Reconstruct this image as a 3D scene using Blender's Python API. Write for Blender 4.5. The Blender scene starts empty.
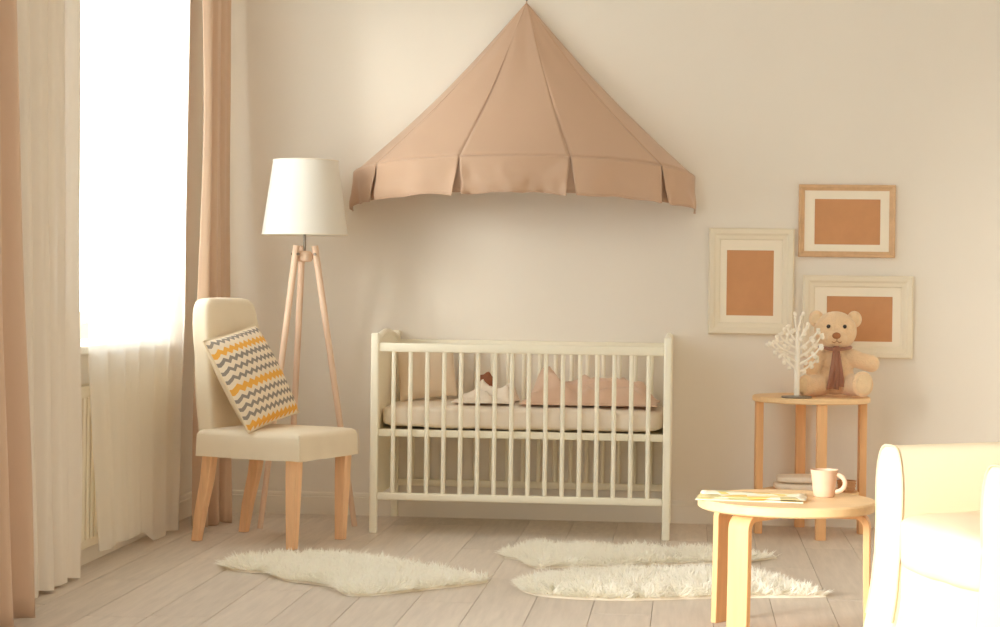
import bpy, bmesh, math, random
import numpy as np
from mathutils import Vector, Matrix, noise

S = bpy.context.scene
COL = S.collection
PI = math.pi
random.seed(7)
rng = np.random.default_rng(7)

# ------------------------------------------------------------------ camera
cd = bpy.data.cameras.new('camera')
cam = bpy.data.objects.new('camera', cd); COL.objects.link(cam)
cd.sensor_fit = 'HORIZONTAL'; cd.sensor_width = 36.0
cd.lens = 36.0 * 1950.0 / 1000.0
cd.shift_y = -0.029
cd.clip_start = 0.05; cd.clip_end = 200
cam.matrix_world = (Matrix.Translation((0, -8.628, 1.04)) @ Matrix.Rotation(math.atan(190 / 1950), 4, 'Z')
                    @ Matrix.Rotation(PI / 2, 4, 'X') @ Matrix.Rotation(0.013, 4, 'Z'))
S.camera = cam

# ------------------------------------------------------------------ light
W = bpy.data.worlds.new('sky'); S.world = W; W.use_nodes = True
bg = W.node_tree.nodes['Background']
bg.inputs['Color'].default_value = (0.85, 1.0, 1.12, 1)
bg.inputs['Strength'].default_value = 6.4

sd = bpy.data.lights.new('sun', 'SUN'); sd.energy = 6.4; sd.angle = math.radians(18); sd.color = (1.0, 0.97, 0.89)
sun = bpy.data.objects.new('sun', sd); COL.objects.link(sun)
sun.rotation_euler = Vector((0.59, 0.61, -0.16)).to_track_quat('-Z', 'Y').to_euler()

ZC = 2.95                                   # ceiling height
XL, XR, YF = -2.2, 2.7, -9.3                # left wall, right wall, front wall
WIN1 = (-2.02, -0.55, 0.80, 2.62)           # y0, y1, z0, z1 of the window in view
WIN2 = (-7.4, -4.3, 0.32, 2.70)             # the window nearer the camera
for (y0, y1, z0, z1) in (WIN1, WIN2):       # light portals: they only guide the sampling of the sky
    ld = bpy.data.lights.new('portal', 'AREA'); ld.shape = 'RECTANGLE'
    ld.size = y1 - y0; ld.size_y = z1 - z0; ld.cycles.is_portal = True
    lo = bpy.data.objects.new('portal', ld); COL.objects.link(lo)
    lo.matrix_world = Matrix.Translation((XL - 0.30, (y0 + y1) / 2, (z0 + z1) / 2)) @ Matrix(((0, 0, -1, 0), (-1, 0, 0, 0), (0, 1, 0, 0), (0, 0, 0, 1)))

vs = S.view_settings
S.display_settings.display_device = 'sRGB'
vs.view_transform = 'Standard'; vs.look = 'None'; vs.gamma = 1.0; vs.use_curve_mapping = False
vs.exposure = 0.14
S.cycles.use_denoising = True
S.cycles.max_bounces = 16; S.cycles.diffuse_bounces = 14; S.cycles.transparent_max_bounces = 16
S.cycles.sample_clamp_indirect = 10.0

# ------------------------------------------------------------------ helpers
def lin(c):
    return tuple(((v / 255) / 12.92 if v / 255 <= 0.04045 else ((v / 255 + 0.055) / 1.055) ** 2.4) for v in c)

MATS = {}
def mat(name, rgb, rough=0.6, bump=0.0, bscale=60.0, var=0.0, vscale=6.0, sheen=0.0, spec=0.3, stretch=(1, 1, 1), grain=0.0, objvar=0.0, metal=0.0):
    """plain procedural material: colour with soft mottling / grain and fine relief"""
    m = bpy.data.materials.new(name); m.use_nodes = True
    nt = m.node_tree; N = nt.nodes; L = nt.links
    b = N['Principled BSDF']; c = lin(rgb) + (1,)
    b.inputs['Base Color'].default_value = c; b.inputs['Roughness'].default_value = rough
    b.inputs['Specular IOR Level'].default_value = spec; b.inputs['Metallic'].default_value = metal
    if sheen: b.inputs['Sheen Weight'].default_value = sheen
    tc = N.new('ShaderNodeTexCoord'); mp = N.new('ShaderNodeMapping'); mp.inputs['Scale'].default_value = stretch
    L.new(tc.outputs['Object'], mp.inputs['Vector'])
    col = None
    if var or grain:
        nz = N.new('ShaderNodeTexNoise'); nz.inputs['Scale'].default_value = vscale
        nz.inputs['Detail'].default_value = 5; nz.inputs['Roughness'].default_value = 0.6
        L.new(mp.outputs[0], nz.inputs['Vector'])
        r = N.new('ShaderNodeMapRange'); r.inputs[1].default_value = 0.3; r.inputs[2].default_value = 0.7
        a = var + grain
        r.inputs[3].default_value = 1 - a; r.inputs[4].default_value = 1 + a * 0.6
        L.new(nz.outputs['Fac'], r.inputs[0])
        vm = N.new('ShaderNodeVectorMath'); vm.operation = 'SCALE'
        vm.inputs[0].default_value = c[:3]; L.new(r.outputs[0], vm.inputs['Scale'])
        col = vm.outputs[0]
    if objvar:
        oi = N.new('ShaderNodeObjectInfo'); r2 = N.new('ShaderNodeMapRange')
        r2.inputs[3].default_value = 1 - objvar; r2.inputs[4].default_value = 1 + objvar
        L.new(oi.outputs['Random'], r2.inputs[0])
        v2 = N.new('ShaderNodeVectorMath'); v2.operation = 'SCALE'
        if col: L.new(col, v2.inputs[0])
        else: v2.inputs[0].default_value = c[:3]
        L.new(r2.outputs[0], v2.inputs['Scale']); col = v2.outputs[0]
        if col and (var or grain):                        # each piece has its own grain
            ad = N.new('ShaderNodeVectorMath'); ad.operation = 'ADD'
            sc = N.new('ShaderNodeVectorMath'); sc.operation = 'SCALE'; sc.inputs[0].default_value = (37, 91, 53)
            L.new(oi.outputs['Random'], sc.inputs['Scale']); L.new(mp.outputs[0], ad.inputs[0]); L.new(sc.outputs[0], ad.inputs[1])
            L.new(ad.outputs[0], nz.inputs['Vector'])
    if col: L.new(col, b.inputs['Base Color'])
    if bump:
        nb = N.new('ShaderNodeTexNoise'); nb.inputs['Scale'].default_value = bscale; nb.inputs['Detail'].default_value = 4
        L.new(mp.outputs[0], nb.inputs['Vector'])
        bp = N.new('ShaderNodeBump'); bp.inputs['Strength'].default_value = bump; bp.inputs['Distance'].default_value = 0.01
        L.new(nb.outputs['Fac'], bp.inputs['Height']); L.new(bp.outputs[0], b.inputs['Normal'])
    MATS[name] = m
    return m

def obj(name, me, m=None, parent=None, loc=None, rot=None):
    o = bpy.data.objects.new(name, me); COL.objects.link(o)
    if m is not None and me is not None: me.materials.clear(); me.materials.append(MATS[m] if isinstance(m, str) else m)
    if parent is not None: o.parent = parent
    if loc is not None: o.location = loc
    if rot is not None: o.rotation_euler = rot
    return o
def tag(o, label, cat, group=None):
    o['label'] = label; o['category'] = cat
    if group: o['group'] = group
    return o
def thing(name, label, cat, loc=(0, 0, 0), rotz=0.0, group=None):
    o = obj(name, None, loc=loc, rot=(0, 0, rotz))
    return tag(o, label, cat, group)
def structure(o):
    o['kind'] = 'structure'; return o

class MB:
    """collects shapes; build() links them as one mesh object"""
    def __init__(s): s.v = []; s.f = []
    def add(s, verts, faces):
        n = len(s.v); s.v += [tuple(v) for v in verts]; s.f += [tuple(i + n for i in f) for f in faces]; return s
    def bmesh(s, bm):
        bm.verts.index_update(); s.add([v.co[:] for v in bm.verts], [[v.index for v in f.verts] for f in bm.faces]); bm.free(); return s
    def box(s, x0, x1, y0, y1, z0, z1, bevel=0.0, seg=2, M=None):
        bm = bmesh.new(); bmesh.ops.create_cube(bm, size=1)
        for v in bm.verts: v.co = Vector(((x0 + x1) / 2 + v.co.x * (x1 - x0), (y0 + y1) / 2 + v.co.y * (y1 - y0), (z0 + z1) / 2 + v.co.z * (z1 - z0)))
        if bevel: bmesh.ops.bevel(bm, geom=bm.edges[:], offset=bevel, segments=seg, profile=0.5, affect='EDGES')
        if M is not None: bm.transform(M)
        return s.bmesh(bm)
    def hexa(s, bot, top):
        """eight corner block: four bottom points, four top points"""
        return s.add(list(bot) + list(top), [(3, 2, 1, 0), (4, 5, 6, 7), (0, 1, 5, 4), (1, 2, 6, 5), (2, 3, 7, 6), (3, 0, 4, 7)])
    def tube(s, pts, r, n=10, caps=True, flat=1.0):
        pts = [Vector(p) for p in pts]; k = len(pts)
        rs = r if isinstance(r, (list, tuple)) else [r] * k
        up = Vector((0, 0, 1)); d0 = (pts[1] - pts[0]).normalized()
        if abs(d0.dot(up)) > 0.95: up = Vector((0, 1, 0))
        base = []; verts = []
        for i, p in enumerate(pts):
            d = (pts[min(i + 1, k - 1)] - pts[max(i - 1, 0)]).normalized()
            a = d.cross(up).normalized(); b = a.cross(d).normalized(); up = b
            for j in range(n):
                t = 2 * PI * j / n
                verts.append(p + a * math.cos(t) * rs[i] + b * math.sin(t) * rs[i] * flat)
        faces = [(i * n + j, i * n + (j + 1) % n, (i + 1) * n + (j + 1) % n, (i + 1) * n + j) for i in range(k - 1) for j in range(n)]
        if caps: faces += [tuple(range(n - 1, -1, -1)), tuple((k - 1) * n + j for j in range(n))]
        return s.add(verts, faces)
    def lathe(s, prof, n=40, cx=0, cy=0, close=False, sx=1, sy=1):
        verts = [(cx + r * math.cos(2 * PI * j / n) * sx, cy + r * math.sin(2 * PI * j / n) * sy, z) for r, z in prof for j in range(n)]
        k = len(prof)
        faces = [(i * n + j, i * n + (j + 1) % n, (i + 1) * n + (j + 1) % n, (i + 1) * n + j) for i in range(k - 1) for j in range(n)]
        if close: faces += [((k - 1) * n + j, (k - 1) * n + (j + 1) % n, (j + 1) % n, j) for j in range(n)]
        else:
            if prof[0][0] > 1e-6: faces.append(tuple(range(n - 1, -1, -1)))
            if prof[-1][0] > 1e-6: faces.append(tuple((k - 1) * n + j for j in range(n)))
        return s.add(verts, faces)
    def grid(s, nu, nv, fn):
        verts = [fn(i / nu, j / nv) for j in range(nv + 1) for i in range(nu + 1)]
        faces = [(j * (nu + 1) + i, j * (nu + 1) + i + 1, (j + 1) * (nu + 1) + i + 1, (j + 1) * (nu + 1) + i) for j in range(nv) for i in range(nu)]
        return s.add(verts, faces)
    def mesh(s, name, smooth=35):
        me = bpy.data.meshes.new(name); me.from_pydata(s.v, [], s.f); me.validate(); me.update()
        bm = bmesh.new(); bm.from_mesh(me); bmesh.ops.remove_doubles(bm, verts=bm.verts, dist=1e-6)
        bmesh.ops.recalc_face_normals(bm, faces=bm.faces); bm.to_mesh(me); bm.free()
        if smooth:
            for p in me.polygons: p.use_smooth = True
            me.set_sharp_from_angle(angle=math.radians(smooth))
        return me
    def build(s, name, m=None, parent=None, smooth=35, loc=None, rot=None):
        return obj(name, s.mesh(name, smooth), m, parent, loc, rot)

def solidify(o, t, offset=0.0):
    md = o.modifiers.new('thickness', 'SOLIDIFY'); md.thickness = t; md.offset = offset; return o
def subsurf(o, n=1):
    md = o.modifiers.new('smooth', 'SUBSURF'); md.levels = n; md.render_levels = n; return o
def nz(x, y=0.0, z=0.0): return noise.noise(Vector((x, y, z)))
def lerp(a, b, t): return a + (b - a) * t
def sstep(t): t = max(0.0, min(1.0, t)); return t * t * (3 - 2 * t)

# ------------------------------------------------------------------ materials
mat('wall_paint', (234, 227, 215), 0.85, bump=0.05, bscale=180, var=0.015, vscale=2)
mat('ceiling_paint', (242, 238, 232), 0.9)
mat('white_paint', (238, 230, 214), 0.45)
mat('trim_paint', (232, 224, 210), 0.5)
mat('floor_base', (150, 128, 108), 0.9)
mat('plank_wood', (214, 202, 188), 0.5, bump=0.06, bscale=9, grain=0.10, vscale=5, stretch=(9, 0.9, 1), objvar=0.05, spec=0.25)
mat('drape', (206, 176, 150), 0.85, bump=0.08, bscale=400, sheen=0.2)
mat('radiator_enamel', (232, 220, 196), 0.4)
mat('crib_paint', (246, 240, 220), 0.45)
mat('mattress', (238, 226, 210), 0.9, bump=0.1, bscale=30, var=0.03, vscale=14)
mat('canopy', (199, 168, 143), 0.8, bump=0.05, bscale=500, sheen=0.25)
mat('canopy_seam', (192, 160, 134), 0.85)
mat('blanket', (222, 190, 166), 0.9, bump=0.1, bscale=300, sheen=0.2)
mat('crib_pillow', (226, 206, 180), 0.9, bump=0.1, bscale=300)
mat('brown_cloth', (150, 98, 72), 0.95)
mat('chair_cover', (232, 218, 194), 0.9, bump=0.12, bscale=350, var=0.02, vscale=8)
mat('chair_leg', (243, 198, 154), 0.45, grain=0.10, vscale=4, stretch=(14, 14, 1.2))
mat('lamp_wood', (234, 204, 178), 0.5, grain=0.06, vscale=4, stretch=(20, 20, 1.2))
mat('birch', (242, 206, 158), 0.42, grain=0.08, vscale=4, stretch=(2, 14, 14))
mat('birch_leg', (236, 186, 134), 0.42, grain=0.09, vscale=4, stretch=(16, 16, 1.1))
mat('birch_edge', (240, 200, 146), 0.45)
mat('metal', (150, 140, 128), 0.35, metal=0.9)
mat('black_rubber', (60, 45, 36), 0.8)
mat('cream_frame', (234, 224, 202), 0.5)
mat('oak_frame', (216, 178, 138), 0.5, grain=0.1, vscale=5, stretch=(6, 6, 6))
mat('mat_board', (244, 234, 214), 0.8)
mat('brown_card', (206, 152, 108), 0.85, var=0.06, vscale=9)
mat('bear_plush', (246, 212, 170), 0.95, bump=0.7, bscale=160, var=0.06, vscale=40, sheen=0.5)
mat('bear_pale', (240, 210, 168), 0.95, bump=0.5, bscale=160, var=0.05, vscale=40, sheen=0.5)
mat('bear_nose', (176, 116, 74), 0.7)
mat('bear_eye', (28, 20, 16), 0.15, spec=0.6)
mat('ribbon', (166, 116, 92), 0.7, sheen=0.3)
mat('tree_white', (248, 240, 224), 0.6)
mat('mug', (222, 186, 158), 0.4, var=0.05, vscale=18)
mat('coffee', (92, 60, 42), 0.3)
mat('paper', (244, 236, 214), 0.7)
mat('armchair_cloth', (232, 216, 186), 0.9, bump=0.08, bscale=300)
mat('armchair_piping', (222, 202, 168), 0.9)
mat('hide', (244, 236, 220), 0.95)
mat('fur', (252, 248, 236), 0.85)
mat('towel', (244, 234, 218), 0.95, bump=0.3, bscale=120)
mat('wicker', (196, 150, 108), 0.8, bump=0.3, bscale=90)
mat('cushion_side', (226, 208, 178), 0.9, bump=0.15, bscale=200)

def cloth_mix(name, rgb, transp, transl):
    """light passes: see-through share, glowing (translucent) share, the rest diffuse"""
    m = bpy.data.materials.new(name); m.use_nodes = True; nt = m.node_tree; N = nt.nodes; L = nt.links
    N.remove(N['Principled BSDF']); out = N['Material Output']
    c = lin(rgb) + (1,)
    d = N.new('ShaderNodeBsdfDiffuse'); d.inputs[0].default_value = c
    t = N.new('ShaderNodeBsdfTranslucent'); t.inputs[0].default_value = c
    tr = N.new('ShaderNodeBsdfTransparent')
    m1 = N.new('ShaderNodeMixShader'); m1.inputs[0].default_value = transl / max(1e-6, 1 - transp)
    L.new(d.outputs[0], m1.inputs[1]); L.new(t.outputs[0], m1.inputs[2])
    m2 = N.new('ShaderNodeMixShader'); m2.inputs[0].default_value = transp
    L.new(m1.outputs[0], m2.inputs[1]); L.new(tr.outputs[0], m2.inputs[2])
    L.new(m2.outputs[0], out.inputs[0]); MATS[name] = m; return m
cloth_mix('sheer', (252, 248, 240), 0.28, 0.34)
cloth_mix('sheer_dense', (236, 226, 212), 0.01, 0.09)
cloth_mix('lamp_shade', (240, 237, 229), 0.0, 0.22)
def glass_mat():
    m = bpy.data.materials.new('window_glass'); m.use_nodes = True; nt = m.node_tree; N = nt.nodes; L = nt.links
    N.remove(N['Principled BSDF']); out = N['Material Output']
    tr = N.new('ShaderNodeBsdfTransparent'); gl = N.new('ShaderNodeBsdfGlossy'); gl.inputs['Roughness'].default_value = 0.02
    mx = N.new('ShaderNodeMixShader'); mx.inputs[0].default_value = 0.05
    L.new(tr.outputs[0], mx.inputs[1]); L.new(gl.outputs[0], mx.inputs[2]); L.new(mx.outputs[0], out.inputs[0])
    MATS['window_glass'] = m
glass_mat()
cloth_mix('fur', (255, 253, 246), 0.0, 0.4)

def node_math(nt, op, a, b=None):
    n = nt.nodes.new('ShaderNodeMath'); n.operation = op
    for i, v in enumerate((a, b)):
        if v is None: continue
        if isinstance(v, (int, float)): n.inputs[i].default_value = v
        else: nt.links.new(v, n.inputs[i])
    return n.outputs[0]
def chevron_mat():
    """printed zigzag rows on the cushion front, in the cushion's own coordinates"""
    m = mat('chevron', (232, 216, 190), 0.9, bump=0.25, bscale=220); nt = m.node_tree; N = nt.nodes; L = nt.links
    tc = N.new('ShaderNodeTexCoord'); sp = N.new('ShaderNodeSeparateXYZ'); L.new(tc.outputs['Object'], sp.inputs[0])
    X, Z = sp.outputs[0], sp.outputs[2]
    per = 0.034
    zig = node_math(nt, 'MULTIPLY', node_math(nt, 'PINGPONG', X, per / 2), 0.85)
    zz = node_math(nt, 'ADD', Z, zig)
    half = 0.20
    t = node_math(nt, 'DIVIDE', node_math(nt, 'SUBTRACT', half + 0.008, zz), 2 * half)
    cr = N.new('ShaderNodeValToRGB'); cr.color_ramp.interpolation = 'CONSTANT'; L.new(t, cr.inputs[0])
    base = lin((236, 220, 196)) + (1,); gr = lin((150, 140, 130)) + (1,); ye = lin((236, 176, 82)) + (1,)
    stops = [(0.0, base), (0.045, gr), (0.085, base), (0.145, ye), (0.205, base), (0.25, gr), (0.29, base), (0.345, gr), (0.385, base),
             (0.44, gr), (0.48, base), (0.535, ye), (0.60, base), (0.645, gr), (0.685, base), (0.735, gr), (0.775, base), (0.825, gr), (0.865, base), (0.915, ye), (0.975, base)]
    el = cr.color_ramp.elements
    el[0].position = stops[0][0]; el[0].color = stops[0][1]; el[1].position = stops[1][0]; el[1].color = stops[1][1]
    for p, c in stops[2:]:
        e = el.new(p); e.color = c
    L.new(cr.outputs[0], N['Principled BSDF'].inputs['Base Color'])
chevron_mat()
def print_mat():
    """flat colour print of the magazine page"""
    m = mat('page_print', (244, 236, 214), 0.5); nt = m.node_tree; N = nt.nodes; L = nt.links
    tc = N.new('ShaderNodeTexCoord'); vo = N.new('ShaderNodeTexVoronoi'); vo.inputs['Scale'].default_value = 16
    L.new(tc.outputs['Object'], vo.inputs['Vector'])
    cr = N.new('ShaderNodeValToRGB'); cr.color_ramp.interpolation = 'CONSTANT'
    hs = N.new('ShaderNodeSeparateColor'); L.new(vo.outputs['Color'], hs.inputs[0]); L.new(hs.outputs[0], cr.inputs[0])
    el = cr.color_ramp.elements
    cols = [(246, 238, 214), (240, 206, 120), (246, 236, 206), (214, 212, 156), (246, 238, 218), (206, 190, 140), (244, 220, 160)]
    el[0].position = 0; el[0].color = lin(cols[0]) + (1,); el[1].position = 0.34; el[1].color = lin(cols[1]) + (1,)
    for i, c in enumerate(cols[2:]): e = el.new(0.44 + i * 0.11); e.color = lin(c) + (1,)
    L.new(cr.outputs[0], N['Principled BSDF'].inputs['Base Color'])
print_mat()

# ------------------------------------------------------------------ the room
floor = structure(MB().box(XL - 0.5, XR + 0.2, YF - 0.2, 0.2, -0.14, -0.014).build('floor', 'floor_base', smooth=0))
PW = 0.193
unit = MB().box(0.0010, PW - 0.0010, 0.001, 0.999, -0.014, 0.0, bevel=0.0).mesh('plank', 0)
unit.materials.append(MATS['plank_wood'])
k = 0; x = 0.085 - 12 * PW
while x < XR:
    y = 0.0 - 1.285 * ((k * 0.37 + 0.2 * (k % 3)) % 1.0); k += 1
    ya = 0.0
    while ya > YF:
        yb = max(y, YF)
        if ya - yb > 0.06:
            p = obj('plank', unit, None, floor, loc=(x, yb + 0.0008, 0)); p.scale = (1, ya - yb - 0.0016, 1)
        ya = yb; y = yb - 1.285
    x += PW

wl = MB()
ys = [YF - 0.2, WIN2[0], WIN2[1], WIN1[0], WIN1[1], 0.2]; T = 0.30
for a, b in ((0, 1), (2, 3), (4, 5)): wl.box(XL - T, XL, ys[a], ys[b], -0.1, ZC)
for w in (WIN1, WIN2):
    wl.box(XL - T, XL, w[0], w[1], -0.1, w[2] - 0.03); wl.box(XL - T, XL, w[0], w[1], w[3], ZC)
structure(wl.build('wall_left', 'wall_paint', smooth=0))
structure(MB().box(XL - T, XR + 0.2, 0, 0.2, -0.1, ZC).build('wall_back', 'wall_paint', smooth=0))
structure(MB().box(XR, XR + 0.2, YF - 0.2, 0, -0.1, ZC).build('wall_right', 'wall_paint', smooth=0))
structure(MB().box(XL, XR, YF - 0.2, YF, -0.1, ZC).build('wall_front', 'wall_paint', smooth=0))
structure(MB().box(XL - T, XR + 0.2, YF - 0.2, 0.2, ZC, ZC + 0.2).build('ceiling', 'ceiling_paint', smooth=0))

def baseboard(name, M, length):
    prof = [(0, 0.0), (0.016, 0.0), (0.016, 0.078), (0.012, 0.082), (0.012, 0.088), (0.009, 0.096), (0.004, 0.100), (0, 0.100)]
    mb = MB(); n = len(prof)
    vs_ = [M @ Vector((s * length, -p[0], p[1])) for s in (0, 1) for p in prof]
    mb.add(vs_, [(i, (i + 1) % n, n + (i + 1) % n, n + i) for i in range(n)] + [tuple(range(n)), tuple(range(2 * n - 1, n - 1, -1))])
    return structure(mb.build(name, 'trim_paint', smooth=20))
baseboard('baseboard_back', Matrix.Translation((XL, 0, 0)), XR - XL)
baseboard('baseboard_left', Matrix.Translation((XL, YF, 0)) @ Matrix.Rotation(PI / 2, 4, 'Z'), -YF)

def window(name, w, nsash):
    y0, y1, z0, z1 = w; xf = XL - 0.23; f = 0.06
    e = obj(name, None, loc=(xf, y0, z0)); structure(e)
    wd, ht = y1 - y0, z1 - z0
    MB().box(-0.03, 0.03, 0, f, 0, ht).box(-0.03, 0.03, wd - f, wd, 0, ht).box(-0.03, 0.03, f, wd - f, 0, f).box(-0.03, 0.03, f, wd - f, ht - f, ht).build('window_frame', 'white_paint', e, smooth=0)
    sw = (wd - 2 * f) / nsash
    for i in range(nsash):
        a = f + i * sw; b = a + sw; s = 0.05
        sh = MB().box(-0.02, 0.04, a, a + s, f, ht - f, 0.004).box(-0.02, 0.04, b - s, b, f, ht - f, 0.004).box(-0.02, 0.04, a + s, b - s, f, f + s).box(-0.02, 0.04, a + s, b - s, ht - f - s, ht - f).build('window_sash', 'white_paint', e, smooth=0)
        MB().box(-0.004, 0.004, a + s, b - s, f + s, ht - f - s).build('pane', 'window_glass', sh, smooth=0)
        MB().box(0.04, 0.055, b - s + 0.015, b - 0.015, ht * 0.45, ht * 0.45 + 0.07, 0.003).tube([(0.055, b - s / 2, ht * 0.45 + 0.04), (0.075, b - s / 2, ht * 0.45 + 0.04), (0.08, b - s / 2 - 0.02, ht * 0.45 + 0.04), (0.08, b - s / 2 - 0.10, ht * 0.45 + 0.04)], 0.007).build('window_handle', 'white_paint', sh)
    MB().box(0.03, 0.285, -0.04 if False else 0.0, wd, -0.03, 0.0, 0.006).build('window_sill', 'white_paint', e, smooth=0)
    return e
window('window_1', WIN1, 3)
window('window_2', WIN2, 4)

# ------------------------------------------------------------------ radiator
r = thing('radiator', 'cream panel radiator under the window behind the sheer curtain', 'radiator', (-2.141, -1.90, 0.075))
RL = 1.25; RH = 0.575
mb = MB(); n = 25
mb.box(-0.012, 0.0, 0, RL, 0, RH, 0.004)
mb.build('front_panel', 'radiator_enamel', r)
for i in range(n):
    y = 0.03 + (RL - 0.06) * i / (n - 1)
    MB().box(0.0, 0.006, y - 0.016, y + 0.016, 0.03, RH - 0.03, 0.004, 1).build('rib', 'radiator_enamel', r)
MB().box(-0.052, -0.04, 0, RL, 0.0, RH, 0.004).build('back_panel', 'radiator_enamel', r)
for y in (0.0, RL - 0.006): MB().box(-0.052, 0.0, y, y + 0.006, 0.0, RH + 0.006).build('side_cover', 'radiator_enamel', r, smooth=0)
g = MB().box(-0.052, -0.046, 0.006, RL - 0.006, RH, RH + 0.008).box(-0.006, 0.0, 0.006, RL - 0.006, RH, RH + 0.008)
for i in range(50):
    y = 0.012 + (RL - 0.024) * i / 49
    g.box(-0.046, -0.006, y - 0.004, y + 0.004, RH, RH + 0.007)
g.build('top_grille', 'radiator_enamel', r, smooth=0)
for y in (RL - 0.06, RL - 0.11): MB().tube([(-0.03, y, 0.02), (-0.03, y, -0.074)], 0.009).build('pipe', 'radiator_enamel', r)
for y in (0.2, RL - 0.23): MB().box(-0.058, -0.05, y, y + 0.03, 0.05, RH - 0.05).build('bracket', 'radiator_enamel', r, smooth=0)

# ------------------------------------------------------------------ curtains
ROD_Z = 2.80
def curtain(name, label, top, bot, z_bot, folds, amp_t, amp_b, m, seed, thick=0.0, nu=220, nv=44, hem=None, zt=ROD_Z - 0.012, flare=1.6):
    """a hanging pleated cloth between two plan lines, one at the rod and one at the floor"""
    t0, t1 = Vector(top[0] + (0,)), Vector(top[1] + (0,)); b0, b1 = Vector(bot[0] + (0,)), Vector(bot[1] + (0,))
    def fn(u, v):
        w = v ** flare
        a = t0.lerp(b0, w); b = t1.lerp(b1, w)
        d = (b - a); nrm = Vector((-d.y, d.x, 0)).normalized()
        uu = u + 0.22 / folds * nz(u * folds * 0.7 + seed, v * 1.3, seed)
        ph = 2 * PI * folds * uu + seed
        am = lerp(amp_t, amp_b, v) * (0.75 + 0.5 * nz(u * folds * 0.35, v * 0.8 + 3, seed + 9))
        off = am * (math.sin(ph) + 0.30 * math.sin(2.13 * ph + 1.3 + seed))
        p = a + d * uu + nrm * off + nrm * 0.012 * nz(u * 9, v * 4, seed + 5) * v
        zb = z_bot if hem is None else hem(u)
        return (p.x, p.y, lerp(zt, zb, v) + (0.006 * math.sin(ph * 0.5 + 1) * v ** 6))
    base = Vector((bot[0][0], bot[0][1], 0))
    mb = MB().grid(nu, nv, fn)
    mb.v = [(x - base.x, y - base.y, z) for x, y, z in mb.v]
    e = thing(name, label, 'curtain', base)
    o = mb.build('cloth', m, e, smooth=180)
    if thick: solidify(o, thick)
    # heading rings that carry the cloth on the rod
    for i in range(max(3, folds)):
        u = (i + 0.5) / max(3, folds); x_ = lerp(top[0][0], top[1][0], u) - base.x; y_ = lerp(top[0][1], top[1][1], u) - base.y
        q = MB(); pts = [(x_ + 0.026 * math.cos(t), y_, ROD_Z + 0.004 + 0.026 * math.sin(t)) for t in [2 * PI * j / 12 for j in range(13)]]
        q.tube(pts, 0.003, 6, caps=False).build('ring', 'metal', e)
    return e

curtain('drape', 'brown drape hanging in the corner beside the back wall and the lamp', ((-2.05, -0.57), (-2.045, -0.15)), ((-2.035, -0.63), (-1.955, -0.36)), 0.006, 3, 0.028, 0.040, 'drape', 2.1, 0.003, 160)
curtain('drape', 'brown drape at the left edge of the picture nearest the camera', ((-2.05, -3.60), (-2.05, -3.00)), ((-2.02, -3.62), (-2.01, -2.84)), 0.006, 4, 0.030, 0.042, 'drape', 4.4, 0.003, 180)
curtain('sheer_curtain', 'cream sheer curtain gathered in close folds beside the nearest brown drape', ((-2.125, -2.90), (-2.125, -2.02)), ((-2.105, -2.72), (-2.105, -2.02)), 0.012, 5, 0.022, 0.030, 'sheer_dense', 1.2, 0, 260)
curtain('sheer_curtain', 'thin white see-through curtain hanging over the window and radiator', ((-2.125, -1.98), (-2.125, -0.48)), ((-2.100, -1.76), (-2.095, -0.68)), 0.05, 6, 0.018, 0.014, 'sheer', 7.7, 0, 300, hem=lambda u: 0.062 - 0.05 * sstep((u - 0.45) / 0.2), flare=2.2)
cr_ = thing('curtain_rod', 'double metal curtain rod on brackets above the window', 'curtain rod', (-2.05, -3.66, ROD_Z))
for x in (0.0, -0.075): MB().tube([(x, 0, 0.016), (x, 3.56, 0.016)], 0.010, 14).build('rod', 'metal', cr_)
for y in (0.02, 1.66, 3.53): MB().tube([(0, y, 0.016), (-0.148, y, 0.016)], 0.007, 10).build('bracket', 'metal', cr_)
for y in (0.0, 3.56): MB().lathe([(0.0, -0.02), (0.014, -0.014), (0.02, 0), (0.014, 0.014), (0, 0.02)], 16, 0, y).build('finial', 'metal', cr_, loc=(0, 0, 0.016))

# ------------------------------------------------------------------ floor lamp
LC = Vector((-1.647, -0.385, 0))
L_ = thing('floor_lamp', 'white drum shade floor lamp on three pale wooden legs', 'lamp', LC)
feet = [Vector((-0.141, -0.171, 0)), Vector((0.236, -0.02, 0)), Vector((-0.094, 0.205, 0))]
for i, ft in enumerate(feet):
    d = ft.normalized(); topp = Vector((d.x * 0.045, d.y * 0.045, 1.195))
    g = MB().tube([ft, ft.lerp(topp, 0.5), topp], [0.012, 0.0135, 0.0145], 14).build('leg', 'lamp_wood', L_)
    MB().tube([ft, ft + (topp - ft) * 0.012], 0.0125, 12).build('foot_pad', 'lamp_wood', g)
    k_ = topp + (ft - topp) * 0.03
    MB().tube([k_ + Vector((-d.y, d.x, 0)) * 0.024, k_ - Vector((-d.y, d.x, 0)) * 0.024], 0.006, 10).build('bolt', 'metal', g)
MB().lathe([(0.0, 1.125), (0.030, 1.128), (0.036, 1.140), (0.036, 1.160), (0.026, 1.172), (0, 1.174)], 24).build('hub', 'lamp_wood', L_)
MB().tube([(0, 0, 1.17), (0, 0, 1.30)], 0.0055, 12).build('rod', 'metal', L_)
MB().lathe([(0.0, 1.29), (0.018, 1.295), (0.020, 1.35), (0.014, 1.36), (0, 1.36)], 18).build('bulb_socket', 'white_paint', L_)
MB().lathe([(0.0, 1.358), (0.014, 1.362), (0.030, 1.40), (0.033, 1.425), (0.024, 1.452), (0, 1.462)], 20).build('bulb', 'white_paint', L_)
sh = MB().lathe([(0.1845, 1.240), (0.1385, 1.562), (0.1370, 1.562), (0.1830, 1.240)], 64, close=True).build('shade', 'lamp_shade', L_)
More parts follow.
